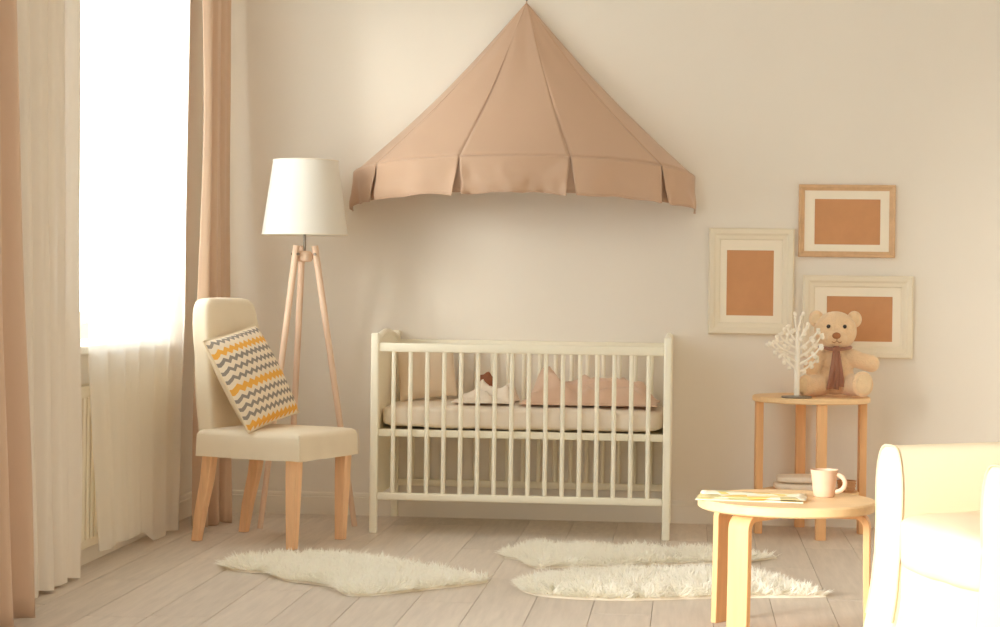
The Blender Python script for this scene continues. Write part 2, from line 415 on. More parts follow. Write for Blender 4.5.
for rr, z in ((0.1845, 1.242), (0.1385, 1.560)):
    MB().tube([(rr * math.cos(t), rr * math.sin(t), z) for t in [2 * PI * j / 64 for j in range(65)]], 0.0028, 6, caps=False).build('rim', 'white_paint', sh)
sp = MB()
for a in (0, 2 * PI / 3, 4 * PI / 3): sp.tube([(0.019 * math.cos(a), 0.019 * math.sin(a), 1.345), (0.15 * math.cos(a), 0.15 * math.sin(a), 1.36), (0.1655 * math.cos(a), 0.1655 * math.sin(a), 1.36)], 0.0018, 6)
sp.build('shade_carrier', 'metal', L_)

# ------------------------------------------------------------------ dining chair
CH = thing('dining_chair', 'high-back dining chair in a beige slipcover with tapered wooden legs', 'chair', (-1.642, -0.93, 0), math.atan2(-0.36, 0.93))
# local: +x forward, +y towards the far side
for sx, sy in ((-1, -1), (-1, 1), (1, -1), (1, 1)):
    if sx < 0:
        path = [(-0.265, 0.166 * sy, 0.0), (-0.245, 0.166 * sy, 0.12), (-0.215, 0.168 * sy, 0.25), (-0.195, 0.170 * sy, 0.40)]; wd = [0.017, 0.020, 0.022, 0.024]
    else:
        path = [(0.195, 0.180 * sy, 0.0), (0.197, 0.181 * sy, 0.12), (0.200, 0.182 * sy, 0.25), (0.203, 0.183 * sy, 0.40)]; wd = [0.018, 0.021, 0.024, 0.026]
    mb = MB(); vv = []
    for (x, y, z), w in zip(path, wd): vv += [(x - w, y - w, z), (x + w, y - w, z), (x + w, y + w, z), (x - w, y + w, z)]
    ff = [(4 * i + j, 4 * i + (j + 1) % 4, 4 * i + 4 + (j + 1) % 4, 4 * i + 4 + j) for i in range(3) for j in range(4)] + [(3, 2, 1, 0), (12, 13, 14, 15)]
    lg = mb.add(vv, ff).build('leg', 'chair_leg', CH, smooth=30)
    bv = lg.modifiers.new('edge', 'BEVEL'); bv.width = 0.004; bv.segments = 2
    x, y, z = path[0]; w = wd[0] - 0.003
    MB().box(x - w, x + w, y - w, y + w, -0.001, 0.005).build('foot_pad', 'black_rubber', lg, smooth=0)
def soft_box(sx, sy, sz, n=12, pw=5.0, crown=0.0, wob=0.0, seed=0.0):
    """a box with cushioned rounded faces, centred on the origin"""
    bm = bmesh.new(); bmesh.ops.create_cube(bm, size=2); bmesh.ops.subdivide_edges(bm, edges=bm.edges[:], cuts=n, use_grid_fill=True)
    for v in bm.verts:
        c = v.co; d = (abs(c.x) ** pw + abs(c.y) ** pw + abs(c.z) ** pw) ** (1 / pw)
        c = c / d
        nn = c.copy()
        z_ = c.z + (crown * (1 - c.x ** 2) * (1 - c.y ** 2) * (1 if c.z > 0 else 0))
        p = Vector((c.x * sx / 2, c.y * sy / 2, z_ * sz / 2))
        if wob: p += nn * wob * nz(p.x * 9 + seed, p.y * 9, p.z * 9 + seed)
        v.co = p
    return bm
def skirt_box(x0, x1, y0, y1, z0, z1, seed, inset=0.006):
    """the slipcover's box around the seat: straight sides with soft top edge and a slightly wavy hem"""
    prof = [(0.0, z0), (0.0, lerp(z0, z1, 0.5)), (0.001, z1 - 0.022), (0.006, z1 - 0.010), (0.018, z1 - 0.002), (0.045, z1 + 0.002), (0.11, z1 + 0.008), (0.18, z1 + 0.010)]
    n = 24; rings = []
    per = []
    for a, b in (((x0, y0), (x1, y0)), ((x1, y0), (x1, y1)), ((x1, y1), (x0, y1)), ((x0, y1), (x0, y0))):
        for i in range(n): per.append((lerp(a[0], b[0], i / n), lerp(a[1], b[1], i / n)))
    cx, cy = (x0 + x1) / 2, (y0 + y1) / 2; hx, hy = (x1 - x0) / 2, (y1 - y0) / 2
    mb = MB(); vv = []
    for ins, z in prof:
        for i, (x, y) in enumerate(per):
            fx = (hx - ins) / hx; fy = (hy - ins) / hy
            wv = 0.004 * nz(x * 14 + seed, y * 14, z * 6)
            zz = z + (0.004 * nz(x * 10, y * 10, seed) if z == z0 else 0)
            vv.append((cx + (x - cx) * fx + wv * (x - cx) / hx, cy + (y - cy) * fy + wv * (y - cy) / hy, zz))
    N_ = len(per); K = len(prof)
    ff = [(i * N_ + j, i * N_ + (j + 1) % N_, (i + 1) * N_ + (j + 1) % N_, (i + 1) * N_ + j) for i in range(K - 1) for j in range(N_)]
    ff.append(tuple((K - 1) * N_ + j for j in range(N_))); ff.append(tuple(range(N_ - 1, -1, -1)))
    return mb.add(vv, ff)
skirt_box(-0.235, 0.250, -0.222, 0.222, 0.345, 0.452, 3.0).build('seat_cover', 'chair_cover', CH, smooth=50)
bmk = soft_box(0.090, 0.385, 0.64, 14, 7.0, wob=0.006, seed=2)
bk = MB().bmesh(bmk)
bk.v = [(x + (-0.205 - 0.055 * ((z + 0.32) / 0.64) - 0.012 * math.cos(y / 0.20 * PI / 2)), y * (1.0 - 0.03 * (z + 0.32) / 0.64), z + 0.652) for x, y, z in bk.v]
back = bk.build('back_cover', 'chair_cover', CH, smooth=60)
for sy in (-1, 1): MB().tube([(0.2505, sy * 0.2225, 0.347), (0.2505, sy * 0.2225, 0.40), (0.246, sy * 0.219, 0.446)], 0.0022, 6).build('seam', 'chair_cover', CH)

# ------------------------------------------------------------------ chevron cushion
def pillow_mesh(w, h, t, n=26, power=0.42, pinch=0.10, seed=0.0, side=0):
    """half a pillow (side=+1 front, -1 back) in local x (width), z (height), bulging along -y for the front"""
    def fn(u, v):
        a, b = u * 2 - 1, v * 2 - 1
        th = t * 0.5 * max(0.0, (1 - a * a) * (1 - b * b)) ** power
        px = a * w / 2 * (1 - pinch * (1 - b * b) * 0.35 * abs(a)); pz = b * h / 2 * (1 - pinch * (1 - a * a) * 0.35 * abs(b))
        wv = 0.006 * nz(a * 2.2 + seed, b * 2.2, side) * (1 - a * a)
        return (px, -side * th + wv, pz)
    return MB().grid(n, n, fn)
e1 = Vector((0.125, 0.385, 0.060)).normalized()          # cushion's bottom edge direction (towards the far side)
up_ = Vector((-0.19, 0.02, 0.37)); up_ = (up_ - e1 * up_.dot(e1)).normalized()
ny = up_.cross(e1)                                       # local y (back)
MC = Matrix((e1, ny, up_)).transposed().to_4x4(); MC.translation = Vector((-1.738, -0.965, 0.655))
cu = thing('cushion', 'square cushion with grey and yellow zigzag rows leaning on the dining chair', 'cushion'); cu.matrix_world = MC
pillow_mesh(0.40, 0.40, 0.13, seed=1, side=1).build('front_cover', 'chevron', cu, smooth=180)
pillow_mesh(0.40, 0.40, 0.13, seed=1, side=-1).build('back_cover', 'cushion_side', cu, smooth=180)
pts = []
for i in range(105):
    s = (i / 104) * 4; q = int(s) % 4; t = (s - int(s)) * 2 - 1
    a, b = ((t, -1), (1, t), (-t, 1), (-1, -t))[q]
    pts.append((a * 0.20 * (1 - 0.035 * (1 - b * b) * abs(a)), 0, b * 0.20 * (1 - 0.035 * (1 - a * a) * abs(b))))
MB().tube(pts, 0.004, 8, caps=False).build('piping', 'cushion_side', cu)

# ------------------------------------------------------------------ canopy over the crib
CA = thing('canopy', 'beige half-cone fabric canopy hung on the wall above the crib', 'canopy', (-0.742, 0, 0))
HW, DP = 0.757, 0.46
def ring_pt(phi, k=1.0, drop=0.0):
    s = math.sin(phi - PI) if False else math.sin(phi)
    return Vector((HW * k * math.cos(phi), -0.012 - DP * k * s, 1.520 + 0.066 * s - drop))
apex = Vector((0.006, -0.03, 2.288))
NP = 5
for p in range(NP):
    def fn(u, v, p=p):
        phi = PI * (1 - (p + u) / NP)
        rim = ring_pt(phi)
        sag = 0.030 * math.sin(PI * v) * (1 + 0.2 * math.sin(phi * 3))
        w = v
        pt = apex.lerp(rim, w)
        ins = 0.026 * math.sin(PI * u) * v * (1 - 0.72 * v)            # cloth pulls flat between the seams
        c = Vector((pt.x, pt.y + 0.012, 0))
        if c.length > 1e-5: pt -= c.normalized() * (sag * 0.55 + ins)
        pt.z -= sag * 0.45
        pt += Vector((0, -1, 0.3)) * 0.007 * nz(u * 2.5 + p * 3, v * 3, 1.7) * math.sin(PI * v)
        pt.y = min(pt.y, -0.004)
        return pt
    c_ = MB().grid(22, 40, fn).build('canopy_panel', 'canopy', CA, smooth=180); solidify(c_, 0.002)
for p in range(NP + 1):
    phi = PI * (1 - p / NP); pts = []
    for j in range(31):
        v = j / 30; pt = apex.lerp(ring_pt(phi), v); sag = 0.030 * math.sin(PI * v) * (1 + 0.2 * math.sin(phi * 3))
        c = Vector((pt.x, pt.y + 0.012, 0))
        if c.length > 1e-5: pt -= c.normalized() * sag * 0.55
        pt.z -= sag * 0.45; pt.y = min(pt.y, -0.004) - 0.0012
        pts.append(pt)
    MB().tube(pts, 0.0014, 6).build('seam', 'canopy_seam', CA)
for p in range(NP):
    def fn(u, v, p=p):
        uu = 0.002 + 0.996 * u
        k_ = 0.045
        uu = uu + k_ * v * (0.5 - uu) * 2 * abs(2 * uu - 1) ** 3
        phi = PI * (1 - (p + uu) / NP)
        pt = ring_pt(phi, 1.002 + 0.004 * v, 0.158 * v)
        out = Vector((math.cos(phi), -math.sin(phi), 0))
        edge = abs(2 * u - 1)
        pt += out * (0.016 * v * math.sin(u * 9 + p * 2.1) * (1 - edge ** 4) + (0.020 * v * edge ** 6 if 0 < p + round(u) < NP else 0.0) + 0.020 * v * nz(u * 4 + p * 5, v * 2, 8) + (0.016 * v * nz(u * 11, v * 3, 2.5) if p == 2 else 0))
        pt.z += 0.010 * v * nz(u * 3.5, p * 3.1, 4) - (0.006 * v * edge ** 2)
        pt.y = min(pt.y, -0.004)
        return pt
    v_ = MB().grid(40, 12, fn).build('valance', 'canopy', CA, smooth=180); solidify(v_, 0.002)
    pts = [Vector(fn(i / 40, 1.0)) for i in range(41)]
    MB().tube([q + Vector((0, -0.001, 0.002)) for q in pts], 0.0026, 6).build('hem', 'canopy', v_)
for p in range(1, NP):                                              # inverted pleats behind the gaps
    def fn(u, v, p=p):
        phi = PI * (1 - (p + (u - 0.5) * 0.36) / NP)
        pt = ring_pt(phi, 0.992 - 0.012 * v, 0.154 * v)
        pt.y = min(pt.y, -0.004); return pt
    solidify(MB().grid(10, 6, fn).build('pleat', 'canopy', CA, smooth=180), 0.002)
pts = [ring_pt(PI * (1 - i / 60), 0.992, 0.004) for i in range(61)]
MB().tube(pts, 0.005, 8).build('hoop', 'canopy_seam', CA)
MB().tube([(0.006, 0.0, 2.325), (0.006, -0.03, 2.325), (0.006, -0.036, 2.31), (0.006, -0.03, 2.296), (0.006, -0.02, 2.300)], 0.004, 8).build('hook', 'metal', CA)
MB().tube([(0.006, -0.03, 2.318), (0.006, -0.03, 2.285)], 0.003, 6).build('loop', 'canopy', CA)

# ------------------------------------------------------------------ crib
CB = thing('crib', 'cream slatted wooden baby crib against the back wall', 'crib', (-0.692, -0.315, 0))
hx, hy = 0.606, 0.295
for sx in (-1, 1):
    for sy in (-1, 1):
        MB().box(sx * hx - 0.016, sx * hx + 0.016, sy * hy - 0.0175, sy * hy + 0.0175, 0.0, 0.832, 0.007, 3).build('post', 'crib_paint', CB)
    mb = MB()                                                       # end panel, its top edge slightly arched
    n = 16; f0 = []; f1 = []
    for i in range(n + 1):
        y = lerp(-hy + 0.017, hy - 0.017, i / n); z = 0.795 + 0.030 * math.sin(PI * i / n)
        f0.append((y, z))
    vv = [(sx * hx - 0.008, y, 0.15) for y, z in f0] + [(sx * hx - 0.008, y, z) for y, z in f0] + [(sx * hx + 0.008, y, 0.15) for y, z in f0] + [(sx * hx + 0.008, y, z) for y, z in f0]
    m_ = n + 1; ff = []
    for i in range(n):
        ff += [(i, i + 1, m_ + i + 1, m_ + i), (2 * m_ + i + 1, 2 * m_ + i, 3 * m_ + i, 3 * m_ + i + 1), (m_ + i, m_ + i + 1, 3 * m_ + i + 1, 3 * m_ + i), (i + 1, i, 2 * m_ + i, 2 * m_ + i + 1)]
    ff += [(0, m_, 3 * m_, 2 * m_), (n, 2 * m_ + n, 3 * m_ + n, m_ + n)]
    mb.add(vv, ff).build('end_panel', 'crib_paint', CB)
    pts = [(sx * hx, y, z + 0.006) for y, z in f0]
    MB().tube(pts, 0.014, 10).build('end_rail', 'crib_paint', CB)
slat = MB().tube([(0, 0, 0.165), (0, 0, 0.762)], 0.0092, 12).mesh('slat'); slat.materials.append(MATS['crib_paint'])
for sy in (-1, 1):
    y = sy * (hy - 0.003)
    MB().box(-hx + 0.016, hx - 0.016, y - 0.011, y + 0.011, 0.755, 0.792, 0.005, 2).build('top_rail', 'crib_paint', CB)
    MB().box(-hx + 0.016, hx - 0.016, y - 0.011, y + 0.011, 0.140, 0.170, 0.005, 2).build('bottom_rail', 'crib_paint', CB)
    for i in range(16):
        obj('slat', slat, None, CB, loc=(-0.528 + i * 1.056 / 15, y, 0))
    yy = y - sy * 0.024
    MB().box(-hx + 0.010, hx - 0.010, yy - 0.010, yy + 0.010, 0.402, 0.432, 0.003).build('base_rail', 'crib_paint', CB)
MB().box(-hx + 0.010, hx - 0.010, -hy + 0.038, hy - 0.038, 0.416, 0.426).build('base_board', 'crib_paint', CB, smooth=0)

mt = MB().bmesh(soft_box(1.188, 0.505, 0.097, 16, 7.0, crown=0.10, wob=0.006, seed=4))
mt = mt.build('mattress', None, None, smooth=180, loc=(-0.692, -0.315, 0.4827))
mt.data.materials.append(MATS['mattress'])
tag(mt, 'thin white mattress lying inside the crib', 'mattress')

# pillow leaning in the crib's corner
px_ = Vector((0.96, 0.12, 0.10)).normalized(); pu = Vector((-0.36, 0.42, 0.85)); pu = (pu - px_ * pu.dot(px_)).normalized(); pn = pu.cross(px_)
MP = Matrix((px_, pn, pu)).transposed().to_4x4(); MP.translation = Vector((-1.135, -0.215, 0.655))
pl = thing('crib_pillow', 'beige square pillow leaning in the left corner of the crib', 'pillow'); pl.matrix_world = MP
pillow_mesh(0.25, 0.25, 0.08, 20, seed=3, side=1).build('front_cover', 'crib_pillow', pl, smooth=180)
pillow_mesh(0.25, 0.25, 0.08, 20, seed=3, side=-1).build('back_cover', 'crib_pillow', pl, smooth=180)

def crumple(name, x0, x1, y0, y1, zb, hfun, m, label, cat, nx=70, ny_=44, thick=0.004):
    """a rumpled cloth lying on the mattress: a height field with its own folds, hem touching the bed"""
    def fn(u, v):
        x = lerp(x0, x1, u) + 0.02 * nz(v * 3, x0, 1); y = lerp(y0, y1, v) + 0.02 * nz(u * 4, y0, 2)
        e = min(u, 1 - u, v, 1 - v) * 7; e = sstep(e)
        return (x, y, zb + 0.004 + e * max(0.0, hfun(x, y, u, v)))
    mb = MB().grid(nx, ny_, fn)
    b = (lerp(x0, x1, .5), lerp(y0, y1, .5), zb); mb.v = [(x - b[0], y - b[1], z - b[2]) for x, y, z in mb.v]
    o = mb.build(name, m, None, smooth=180, loc=b); solidify(o, thick, 1)
    return tag(o, label, cat)
def ridge(x, y, cx, cy, ang, ln, wd, h):
    dx, dy = x - cx, y - cy; a = dx * math.cos(ang) + dy * math.sin(ang); b = -dx * math.sin(ang) + dy * math.cos(ang)
    return h * math.exp(-(a / ln) ** 2) * max(0.0, 1 - abs(b) / wd) ** 1.3
def hb(x, y, u, v):
    h = 0.050 + 0.016 * nz(x * 9, y * 9, 2) + 0.030 * (1 - abs(nz(x * 7 + 3, y * 9, 5))) ** 4 - 0.008
    h += ridge(x, y, -0.60, -0.33, 1.9, 0.16, 0.085, 0.085) + ridge(x, y, -0.47, -0.26, 2.4, 0.14, 0.07, 0.045) + ridge(x, y, -0.34, -0.36, 0.35, 0.25, 0.07, 0.035) + ridge(x, y, -0.20, -0.30, 0.2, 0.2, 0.08, 0.02)
    return h
crumple('blanket', -0.70, -0.128, -0.535, -0.10, 0.5375, hb, 'blanket', 'rumpled rosy beige blanket across the right half of the crib mattress', 'blanket')
def hl(x, y, u, v):
    f = (1 - abs(nz(x * 8 + 2, y * 9, 9))) ** 4
    return 0.012 + 0.040 * f * sstep((x + 0.95) / 0.07) + ridge(x, y, -0.88, -0.38, 2.6, 0.10, 0.035, 0.030) + ridge(x, y, -0.80, -0.42, 2.75, 0.10, 0.035, 0.030) + ridge(x, y, -0.77, -0.30, 0.5, 0.08, 0.03, 0.035)
crumple('lace_throw', -0.99, -0.730, -0.51, -0.22, 0.5375, hl, 'mattress', 'crumpled white baby cloth in the middle of the crib mattress', 'blanket', 50, 40)
def star_cone():
    mb = MB(); n = 5
    vv = [(0, -0.022, 0), (0, 0.022, 0)]
    for i in range(10):
        r_ = 0.075 if i % 2 == 0 else 0.034; a = PI / 2 + PI * i / 5
        vv.append((r_ * math.cos(a), 0, r_ * math.sin(a)))
    ff = [(0, 2 + i, 2 + (i + 1) % 10) for i in range(10)] + [(1, 2 + (i + 1) % 10, 2 + i) for i in range(10)]
    return mb.add(vv, ff)
st = star_cone().build('cloth_corner', 'brown_cloth', None, smooth=20, loc=(-0.878, -0.160, 0.618), rot=(-0.25, 0.2, 0.15)); subsurf(st, 1)  # a made-up star shape stands in for a brown cloth corner
tag(st, 'small brown cloth corner built as a star behind the white cloth in the crib', 'toy')

# ------------------------------------------------------------------ picture frames
def picture(name, label, x0, x1, z0, z1, fw, inner, mframe, depth):
    cx, cz = (x0 + x1) / 2, (z0 + z1) / 2
    e = thing(name, label, 'picture frame', (cx, 0, cz), group='picture frames on the back wall')
    w, h = (x1 - x0) / 2, (z1 - z0) / 2
    prof = [(0.0, -0.001), (0.0, -depth * 0.75), (fw * 0.12, -depth), (fw * 0.45, -depth * 0.92), (fw * 0.62, -depth * 0.70), (fw * 0.9, -depth * 0.62), (fw, -depth * 0.45), (fw, -0.001)]
    cor = [(-1, -1), (1, -1), (1, 1), (-1, 1)]
    for i in range(4):                                               # four mitred mouldings
        a, b = cor[i], cor[(i + 1) % 4]; vv = []
        for c in (a, b):
            for ins, y in prof: vv.append((c[0] * (w - ins), y, c[1] * (h - ins)))
        n = len(prof); ff = [(j, (j + 1) % n, n + (j + 1) % n, n + j) for j in range(n)] + [tuple(range(n)), tuple(range(2 * n - 1, n - 1, -1))]
        MB().add(vv, ff).build('moulding', mframe, e, smooth=25)
    ix0, ix1, iz0, iz1 = inner[0] - cx, inner[1] - cx, inner[2] - cz, inner[3] - cz
    W_, H_ = w - fw * 0.8, h - fw * 0.8; ym = -depth * 0.40; yb = ym + 0.004
    mb = MB()
    for (a0, a1, b0, b1) in ((-W_, ix0, -H_, H_), (ix1, W_, -H_, H_), (ix0, ix1, -H_, iz0), (ix0, ix1, iz1, H_)): mb.box(a0, a1, ym, yb, b0, b1)
    mb.build('mat_board', 'mat_board', e, smooth=0)
    MB().box(ix0 - 0.006, ix1 + 0.006, yb, yb + 0.002, iz0 - 0.006, iz1 + 0.006).build('picture_card', 'brown_card', e, smooth=0)
    MB().box(-W_, W_, -0.004, -0.001, -H_, H_).build('backing', 'oak_frame', e, smooth=0)
picture('picture_frame', 'thin light wood picture frame, the highest of the three', 0.469, 0.886, 1.178, 1.495, 0.026, (0.539, 0.822, 1.234, 1.432), 'oak_frame', 0.022)
picture('picture_frame', 'upright cream picture frame with a brown card, nearest the crib', 0.080, 0.452, 0.835, 1.301, 0.052, (0.160, 0.364, 0.918, 1.204), 'cream_frame', 0.028)
picture('picture_frame', 'wide cream picture frame partly hidden behind the teddy bear', 0.492, 0.966, 0.739, 1.099, 0.052, (0.596, 0.879, 0.812, 1.008), 'cream_frame', 0.028)

# ------------------------------------------------------------------ round side table by the wall
TF = thing('side_table', 'tall round wooden side table with a low shelf against the wall', 'table', (0.518, -0.262, 0))
def disc(r, z0, z1, sx=1, sy=1): return MB().lathe([(0.0, z0), (r - 0.006, z0), (r, z0 + 0.005), (r, z1 - 0.005), (r - 0.005, z1), (0, z1)], 72, sx=sx, sy=sy)
disc(0.248, 0.560, 0.584).build('table_top', 'birch', TF)
disc(0.205, 0.168, 0.184).build('shelf', 'birch', TF)
for a in (8, 98, 188, 278):
    M = Matrix.Rotation(math.radians(a), 4, 'Z')
    MB().box(0.205, 0.237, -0.021, 0.021, 0.0, 0.560, 0.004, 2, M).build('leg', 'birch_leg', TF)
    MB().tube([M @ Vector((0.19, 0, 0.176)), M @ Vector((0.240, 0, 0.176))], 0.005, 10).build('shelf_bolt', 'metal', TF)

# folded towel and small basket on the low shelf
tw = thing('folded_towel', 'folded fluffy white towel on the low shelf of the tall table', 'towel', (0.490, -0.270, 0.1845))
for i in range(2):
    MB().bmesh(soft_box(0.25 - 0.02 * i, 0.19 - 0.01 * i, 0.034, 9, 4.0, wob=0.006, seed=i)).build('fold', 'towel', tw, smooth=180, loc=(0, 0, 0.018 + 0.031 * i))
bs = thing('basket', 'small brown woven basket beside the towel on the low shelf', 'basket', (0.668, -0.300, 0.1845))
MB().lathe([(0.0, 0.0), (0.030, 0.0), (0.036, 0.02), (0.038, 0.045), (0.036, 0.046), (0.033, 0.02), (0.028, 0.004), (0, 0.004)], 24).build('bowl', 'wicker', bs)
for z in (0.012, 0.024, 0.036, 0.046): MB().tube([(0.0345 + z * 0.08 * 1 if False else (0.0335 + 0.10 * z) * math.cos(t), (0.0335 + 0.10 * z) * math.sin(t), z) for t in [2 * PI * j / 24 for j in range(25)]], 0.0032, 6, caps=False).build('band', 'wicker', bs)

# ------------------------------------------------------------------ teddy bear
BE = thing('teddy_bear', 'honey coloured plush teddy bear with brown ribbon sitting on the side table', 'teddy bear', (0.618, -0.222, 0.585))
def ell(mb, c, r, rot=None, n=18):
    bm = bmesh.new(); bmesh.ops.create_uvsphere(bm, u_segments=n + 4, v_segments=n, radius=1.0)
    M = Matrix.Translation(c) @ (rot.to_4x4() if rot else Matrix.Identity(4)) @ Matrix.Diagonal((r[0], r[1], r[2], 1))
    bm.transform(M); mb.bmesh(bm)
def limb(mb, pts, rs):
    for (a, ra), (b, rb) in zip(zip(pts, rs), list(zip(pts, rs))[1:]):
        a, b = Vector(a), Vector(b)
        for i in range(7): ell(mb, a.lerp(b, i / 6), (lerp(ra, rb, i / 6),) * 3, n=12)
def remeshed(mb, name, voxel, it):
    me = mb.mesh(name, 0); o = bpy.data.objects.new(name, me); COL.objects.link(o)
    md = o.modifiers.new('r', 'REMESH'); md.mode = 'VOXEL'; md.voxel_size = voxel
    ms = o.modifiers.new('s', 'SMOOTH'); ms.iterations = it; ms.factor = 0.5
    dg = bpy.context.evaluated_depsgraph_get(); dg.update()
    new = bpy.data.meshes.new_from_object(o.evaluated_get(dg)); bpy.data.objects.remove(o)
    for p in new.polygons: p.use_smooth = True
    new.name = name
    return new
b = MB()
ell(b, (0.000, 0.005, 0.112), (0.079, 0.066, 0.100)); ell(b, (0, -0.008, 0.075), (0.086, 0.074, 0.070))
ell(b, (0.0, -0.005, 0.205), (0.05, 0.045, 0.04))
ell(b, (0.000, -0.010, 0.276), (0.091, 0.078, 0.084)); ell(b, (0.0, -0.035, 0.250), (0.066, 0.05, 0.050))
ell(b, (0.000, -0.068, 0.248), (0.046, 0.036, 0.036))
limb(b, [(0.055, 0.0, 0.170), (0.110, -0.012, 0.150), (0.150, -0.022, 0.140)], [0.038, 0.036, 0.037])
limb(b, [(-0.055, 0.0, 0.170), (-0.085, -0.035, 0.145), (-0.100, -0.055, 0.120)], [0.038, 0.036, 0.036])
limb(b, [(0.055, -0.03, 0.050), (0.085, -0.085, 0.050), (0.098, -0.120, 0.052)], [0.048, 0.046, 0.044])
limb(b, [(-0.055, -0.03, 0.050), (-0.095, -0.075, 0.046), (-0.118, -0.105, 0.046)], [0.048, 0.046, 0.042])
ell(b, (0.104, -0.150, 0.058), (0.046, 0.024, 0.055), Matrix.Rotation(-0.2, 3, 'Z')); ell(b, (-0.128, -0.132, 0.048), (0.042, 0.024, 0.046), Matrix.Rotation(0.5, 3, 'Z'))
bd = obj('body', remeshed(b, 'body', 0.0045, 4), 'bear_plush', BE)
for s in (-1, 1):
    q = MB(); ell(q, (s * 0.080, 0.004, 0.326), (0.034, 0.018, 0.036), Matrix.Rotation(s * 0.35, 3, 'Z'), 14); er = q.build('ear', 'bear_plush', BE, smooth=180)
    q = MB(); ell(q, (s * 0.079, -0.011, 0.325), (0.023, 0.007, 0.024), Matrix.Rotation(s * 0.35, 3, 'Z'), 12); q.build('inner_ear', 'bear_pale', er, smooth=180)
    q = MB(); ell(q, (s * 0.034, -0.0800, 0.296), (0.0085, 0.006, 0.0085), None, 12); q.build('eye', 'bear_eye', BE, smooth=180)
q = MB(); ell(q, (-0.002, -0.105, 0.258), (0.018, 0.010, 0.014), None, 14); q.build('nose', 'bear_nose', BE, smooth=180)
q = MB(); q.tube([(-0.020, -0.0965, 0.232), (-0.010, -0.103, 0.228), (0, -0.104, 0.236), (0.010, -0.103, 0.228), (0.020, -0.0965, 0.232)], 0.0018, 6).tube([(0, -0.104, 0.236), (0, -0.107, 0.246)], 0.0016, 6); q.build('mouth', 'bear_nose', BE)
q = MB(); ell(q, (0.108, -0.171, 0.060), (0.034, 0.010, 0.042), Matrix.Rotation(-0.2, 3, 'Z'), 14); q.build('sole', 'bear_pale', BE, smooth=180)
q = MB(); ell(q, (-0.137, -0.152, 0.049), (0.030, 0.010, 0.034), Matrix.Rotation(0.5, 3, 'Z'), 14); q.build('sole', 'bear_pale', BE, smooth=180)
rb = MB().tube([(0.064 * math.cos(t), -0.006 + 0.058 * math.sin(t), 0.203 + 0.004 * math.cos(2 * t)) for t in [2 * PI * j / 32 for j in range(33)]], 0.009, 8, caps=False, flat=0.8).build('ribbon', 'ribbon', BE)
def tail(x0, x1, wtop, wbot, zl, s):
    def fn(u, v):
        x = lerp(x0, x1, v) + (u - 0.5) * lerp(wtop, wbot, v)
        zc = lerp(0.205, zl, v); yb = -0.074 - 0.016 * math.sin(PI * min(1, v * 1.1)) - 0.010 * v
        return (x, yb + 0.004 * math.sin(u * 7 + v * 4 + s), zc + 0.008 * (0.5 - abs(u - 0.5)) * v)
    return MB().grid(8, 14, fn)
solidify(tail(-0.004, -0.014, 0.018, 0.052, 0.030, 0).build('ribbon_tail', 'ribbon', rb, smooth=180), 0.002)
solidify(tail(0.004, 0.016, 0.016, 0.044, 0.040, 2).build('ribbon_tail', 'ribbon', rb, smooth=180), 0.002)
q = MB(); ell(q, (0, -0.076, 0.203), (0.016, 0.010, 0.013), None, 12); q.build('ribbon_knot', 'ribbon', rb, smooth=180)

# ------------------------------------------------------------------ white jewellery tree
JT = thing('jewellery_tree', 'white branching jewellery tree on the side table left of the teddy bear', 'jewellery tree', (0.448, -0.428, 0.5845))
MB().lathe([(0.0, 0.0), (0.062, 0.0), (0.064, 0.003), (0.062, 0.007), (0.014, 0.010), (0, 0.010)], 36).build('base', 'metal', JT)
MB().tube([(0, 0, 0.008), (0, 0, 0.12), (0.001, 0, 0.21), (0.0, 0, 0.29)], [0.0115, 0.011, 0.0095, 0.006], 12).build('trunk', 'tree_white', JT)
def twig(pts, r0, knobs, seed):
    o = MB().tube(pts, [lerp(r0, r0 * 0.55, i / (len(pts) - 1)) for i in range(len(pts))], 8).build('branch', 'tree_white', JT)
    rr = random.Random(seed)
    for i in range(knobs):
        t = 0.35 + 0.65 * i / max(1, knobs - 1); f = t * (len(pts) - 1); a = int(min(f, len(pts) - 2)); p = Vector(pts[a]).lerp(Vector(pts[a + 1]), f - a)
        s = 1 if i % 2 else -1; dx = 1 if pts[-1][0] > pts[0][0] else -1
        q = p + Vector((0.008 * s * 0.6 + dx * 0.004, rr.uniform(-0.008, 0.008), 0.013 * s + 0.002))
        mb = MB().tube([p, p.lerp(q, 0.6), q], [0.003, 0.003, 0.0022], 6)
        ell(mb, q, (0.0080, 0.0055, 0.0100), Matrix.Rotation(rr.uniform(-1, 1), 3, 'Y'), 8)
        mb.build('bud', 'tree_white', o)
    if knobs:
        mb = MB(); ell(mb, pts[-1], (0.006, 0.005, 0.007), None, 8); mb.build('bud', 'tree_white', o)
for i, (z0, dx, dz, dy) in enumerate([(0.120, -0.062, 0.062, -0.01), (0.150, -0.115, 0.078, 0.01), (0.178, -0.100, 0.055, -0.03), (0.205, -0.075, 0.058, 0.02), (0.235, -0.045, 0.060, 0.0),
                                      (0.105, 0.085, 0.060, 0.01), (0.135, 0.100, 0.085, -0.02), (0.165, 0.105, 0.100, 0.02), (0.200, 0.088, 0.085, 0.0), (0.240, 0.040, 0.065, -0.01), (0.280, -0.012, 0.055, 0), (0.285, 0.014, 0.050, 0)]):
    twig([(0, 0, z0), (dx * 0.35, dy * 0.4, z0 + dz * 0.22), (dx * 0.72, dy * 0.8, z0 + dz * 0.58), (dx, dy, z0 + dz)], 0.0062, 5 if abs(dx) > 0.03 else 2, i)

